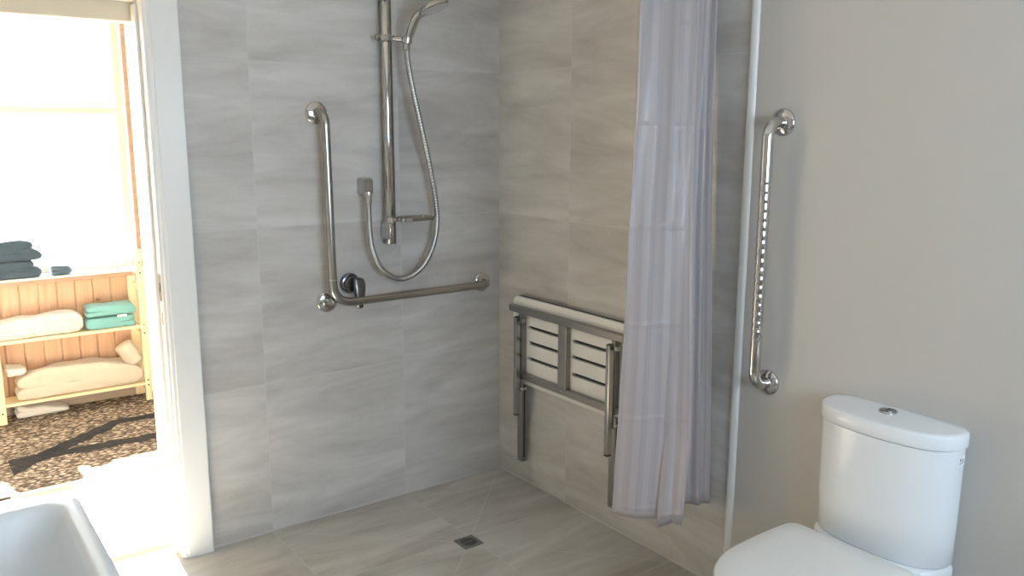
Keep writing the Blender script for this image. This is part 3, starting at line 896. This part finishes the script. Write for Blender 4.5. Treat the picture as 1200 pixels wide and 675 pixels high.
# folded cloth: a serpentine ribbon seen from its folded end, extruded in depth, softly displaced
def folded(name, x0, x1, y0, y1, z0, h, layers, m, label, cat, group=None, seed=1, sag=.004, wob=.006, rend=None, lean=0.0, humps=None, start_left=True):
    t = h/layers
    cx_, hw = (x0+x1)/2, (x1-x0)/2
    pts = []   # centre line
    for L in range(layers):
        zc = z0+t*(L+.5); a, b = (cx_-hw+t*.5, cx_+hw-t*.5)
        if (L % 2 == 1) == start_left: a, b = b, a
        n = 10
        for k in range(n+1): pts.append((a+(b-a)*k/n, zc))
        if L < layers-1:
            sgn = 1 if b > a else -1
            for k in range(1, 5):
                an = -PI/2+PI*k/5
                pts.append((b+sgn*math.cos(an)*t*.5, zc+t*.5+math.sin(an)*t*.5))
    th = t*.47
    up, dn = [], []
    for i, p in enumerate(pts):
        q0, q1 = pts[max(0,i-1)], pts[min(len(pts)-1,i+1)]
        dx, dz = q1[0]-q0[0], q1[1]-q0[1]; l = math.hypot(dx, dz) or 1
        up.append((p[0]-dz/l*th, p[1]+dx/l*th)); dn.append((p[0]+dz/l*th, p[1]-dx/l*th))
    out = up+dn[::-1]
    ny = 9; loops = []
    for j in range(ny+1):
        v = j/ny; yy = y0+(y1-y0)*v
        edge = min(v, 1-v); shr = 1-.05*max(0, 1-edge*9)
        lp = []
        for (x, z) in out:
            f = (z-z0)/h
            zz = z0+(z-z0)*(1 if 0 < j < ny else .97)
            nx = mnoise.noise(Vector((x*14, yy*14, z*20+seed*7)))*wob
            nz_ = mnoise.noise(Vector((x*11+5, yy*11, seed*3.1)))*sag*f
            xx = cx_+(x-cx_)*shr*(1-.06*f)+nx+lean*f
            hz = 0
            if humps: hz = humps((x-x0)/(x1-x0))*f
            lp.append(Vector((xx, yy+mnoise.noise(Vector((x*9, z*25, seed)))*wob*.8, max(z0+.0005, zz+nz_+hz))))
        loops.append(lp)
    bm = BM(); loft(bm, loops)
    o = obj(name, bm, m, sub=1)
    tag(o, label, cat, group)
    return o

def lumpy(name, outline_fn, m, label, cat): pass

S0 = .4605
folded('folded_blanket', -1.90,-1.395, 2.010,2.145, S0,.098, 2, M['waffle'], 'white waffle-weave blanket folded at the left of the upper shelf', 'blanket', seed=2, wob=.010, sag=.018,
       humps=lambda u: .035*min(1, max(0,(u-.02)/.9)) - .015)
folded('folded_towel', -1.365,-1.097, 2.006,2.150, S0,.066, 2, M['teal'], 'teal folded towel lying directly on the upper shelf under another teal towel', 'towel', 'teal towels on the upper shelf', seed=5, wob=.006, start_left=False)
folded('folded_towel', -1.385,-1.115, 2.008,2.148, S0+.070,.058, 2, M['teal'], 'teal folded towel on top of the teal pair on the upper shelf', 'towel', 'teal towels on the upper shelf', seed=8, wob=.007, sag=.012)
bm = BM(); box(bm, -1.215,-1.165, 2.0005,2.0025, S0+.060,S0+.074); 
tg = obj('care_tag', bm, M['white_label'], None, smooth=False)
# the tag belongs to the upper teal towel
tw = [o for o in COL.objects if o.name.startswith('folded_towel')][-1]
tg.parent = tw
S1 = .1185
folded('folded_quilt', -1.782,-1.114, 2.006,2.140, S1,.135, 2, M['beige'], 'beige quilt folded along the whole lower shelf', 'quilt', seed=11, wob=.014, sag=.034,
       humps=lambda u: .05*math.sin(PI*min(1, max(0, u)))-.018)
def bolster(name, c0, c1, r, m, label, cat, seed=1, ends=.4):
    c0, c1 = Vector(c0), Vector(c1); n = 18; path = [c0.lerp(c1, k/n) for k in range(n+1)]
    def rf(i, a):
        t = i/n; e = min(t, 1-t)
        q = math.sqrt(max(0, 1-(1-min(1, e/.14))**2)); 
        return r*(ends+(1-ends)*q)*(1+.12*mnoise.noise(Vector((t*5+seed, math.cos(a)*1.5, math.sin(a)*1.5))))
    bm = BM(); tube(bm, path, r, 28, radf=rf)
    o = obj(name, bm, m, sub=1); tag(o, label, cat); return o
bolster('rolled_blanket', (-1.190,2.085,.350), (-1.120,2.060,.225), .050, M['beige'], 'beige rolled blanket propped at the right end of the lower shelf', 'blanket', seed=3, ends=.55)
folded('folded_pillowcase', -1.788,-1.690, 2.012,2.138, S1+.142,.045, 2, M['linen'], 'pale folded cloth at the left end of the lower shelf', 'folded cloth', seed=17, wob=.01, sag=.012)
folded('cloth_bundle', -1.775,-1.50, 2.060,2.150, .0095,.072, 2, M['linen'], 'white cloth bundle lying on the rug under the shelf unit', 'folded cloth', seed=19, wob=.012, sag=.018, humps=lambda u: -.045*max(0,u)**1.5)

SZt = SZ+.0005
folded('folded_towel', -1.83,-1.560, 2.135,2.250, SZt,.092, 3, M['navy'], 'dark blue-grey folded towel at the bottom of the pile on the window sill', 'towel', 'dark towels piled on the sill', seed=21, wob=.008, sag=.01)
folded('folded_towel', -1.80,-1.552, 2.138,2.248, SZt+.094,.112, 3, M['navy'], 'dark blue-grey towel bunched on top of the pile on the window sill', 'towel', 'dark towels piled on the sill', seed=25, wob=.009, sag=.012,
       humps=lambda u: .028*math.sin(PI*min(1, max(0, u)))-.022)
folded('face_cloth', -1.517,-1.405, 2.140,2.235, SZt,.055, 2, M['navy2'], 'small blue-grey face cloth folded alone on the window sill', 'face cloth', seed=29, wob=.006, sag=.006)

# rug
bm = BM(); loft(bm, [rrect(-1.75,1.56,.95,.60,.01,z,4) for z in (.0005,.008)])
rg = obj('rug', bm, M['rug'], None, smooth=False); tag(rg, 'brown patterned rug with a dark zigzag band on the far room floor', 'rug')

# each single-mesh thing gets its origin at the middle of its base
for o in list(COL.objects):
    if o.type == 'MESH' and o.parent is None and o.get('label'):
        xs = [v.co for v in o.data.vertices]
        c = Vector(((min(v.x for v in xs)+max(v.x for v in xs))/2, (min(v.y for v in xs)+max(v.y for v in xs))/2, min(v.z for v in xs)))
        o.data.transform(Matrix.Translation(-c)); o.location = c
        for k in COL.objects:
            if k.parent == o: k.location = k.location-c

# ------------------------------------------------------------------ light
w = bpy.data.worlds.new('sky'); S.world = w; w.use_nodes = True
bg = w.node_tree.nodes['Background']
bg.inputs[0].default_value = (.66,.82,1.0,1); bg.inputs[1].default_value = 7.5

def portal(name, loc, rot, sx, sy):
    l = bpy.data.lights.new(name, 'AREA'); l.shape = 'RECTANGLE'; l.size = sx; l.size_y = sy; l.cycles.is_portal = True
    o = bpy.data.objects.new(name, l); o.location = loc; o.rotation_euler = rot; COL.objects.link(o); return o
portal('window_portal', ((WX0+WX1)/2, YF-.16, (WZ0+WZ1)/2), (PI/2, 0, 0), WX1-WX0, WZ1-WZ0)
portal('window_portal', ((FX0+FX1)/2, RY1+.16, (SZ+FZ1)/2), (-PI/2, 0, 0), FX1-FX0, FZ1-SZ)
sl_ = bpy.data.lights.new('sun', 'SUN'); sl_.energy = 60; sl_.angle = math.radians(.8); sl_.color = (1,.93,.82)
so = bpy.data.objects.new('sun', sl_); COL.objects.link(so)
dirv = Vector((-.045,-.79,-.61)).normalized(); so.rotation_euler = dirv.to_track_quat('-Z', 'Y').to_euler()
so.location = (-1.5, 5, 4)

# ------------------------------------------------------------------ camera
f, pitch, roll, yaw = 991.9, .1864, .0027, .6366
cam = bpy.data.cameras.new('camera'); co = bpy.data.objects.new('camera', cam); COL.objects.link(co)
cam.sensor_width = 36; cam.lens = 36*f/1200; cam.clip_start = .02
fw = Vector((math.sin(yaw)*math.cos(pitch), math.cos(yaw)*math.cos(pitch), -math.sin(pitch)))
rt = Vector((math.cos(yaw), -math.sin(yaw), 0)); up = rt.cross(fw)
r_ = rt*math.cos(roll)+up*math.sin(roll); u_ = -rt*math.sin(roll)+up*math.cos(roll)
mw = Matrix((r_, u_, -fw)).transposed().to_4x4(); mw.translation = Vector((-2.1957,-3.0664,1.5727))
co.matrix_world = mw
S.camera = co
S.view_settings.view_transform = 'Standard'; S.view_settings.look = 'None'
S.view_settings.gamma = 1; S.view_settings.use_curve_mapping = False
S.view_settings.exposure = 0.56
try:
    S.cycles.max_bounces = 12; S.cycles.diffuse_bounces = 8; S.cycles.sample_clamp_indirect = 8
except Exception: pass
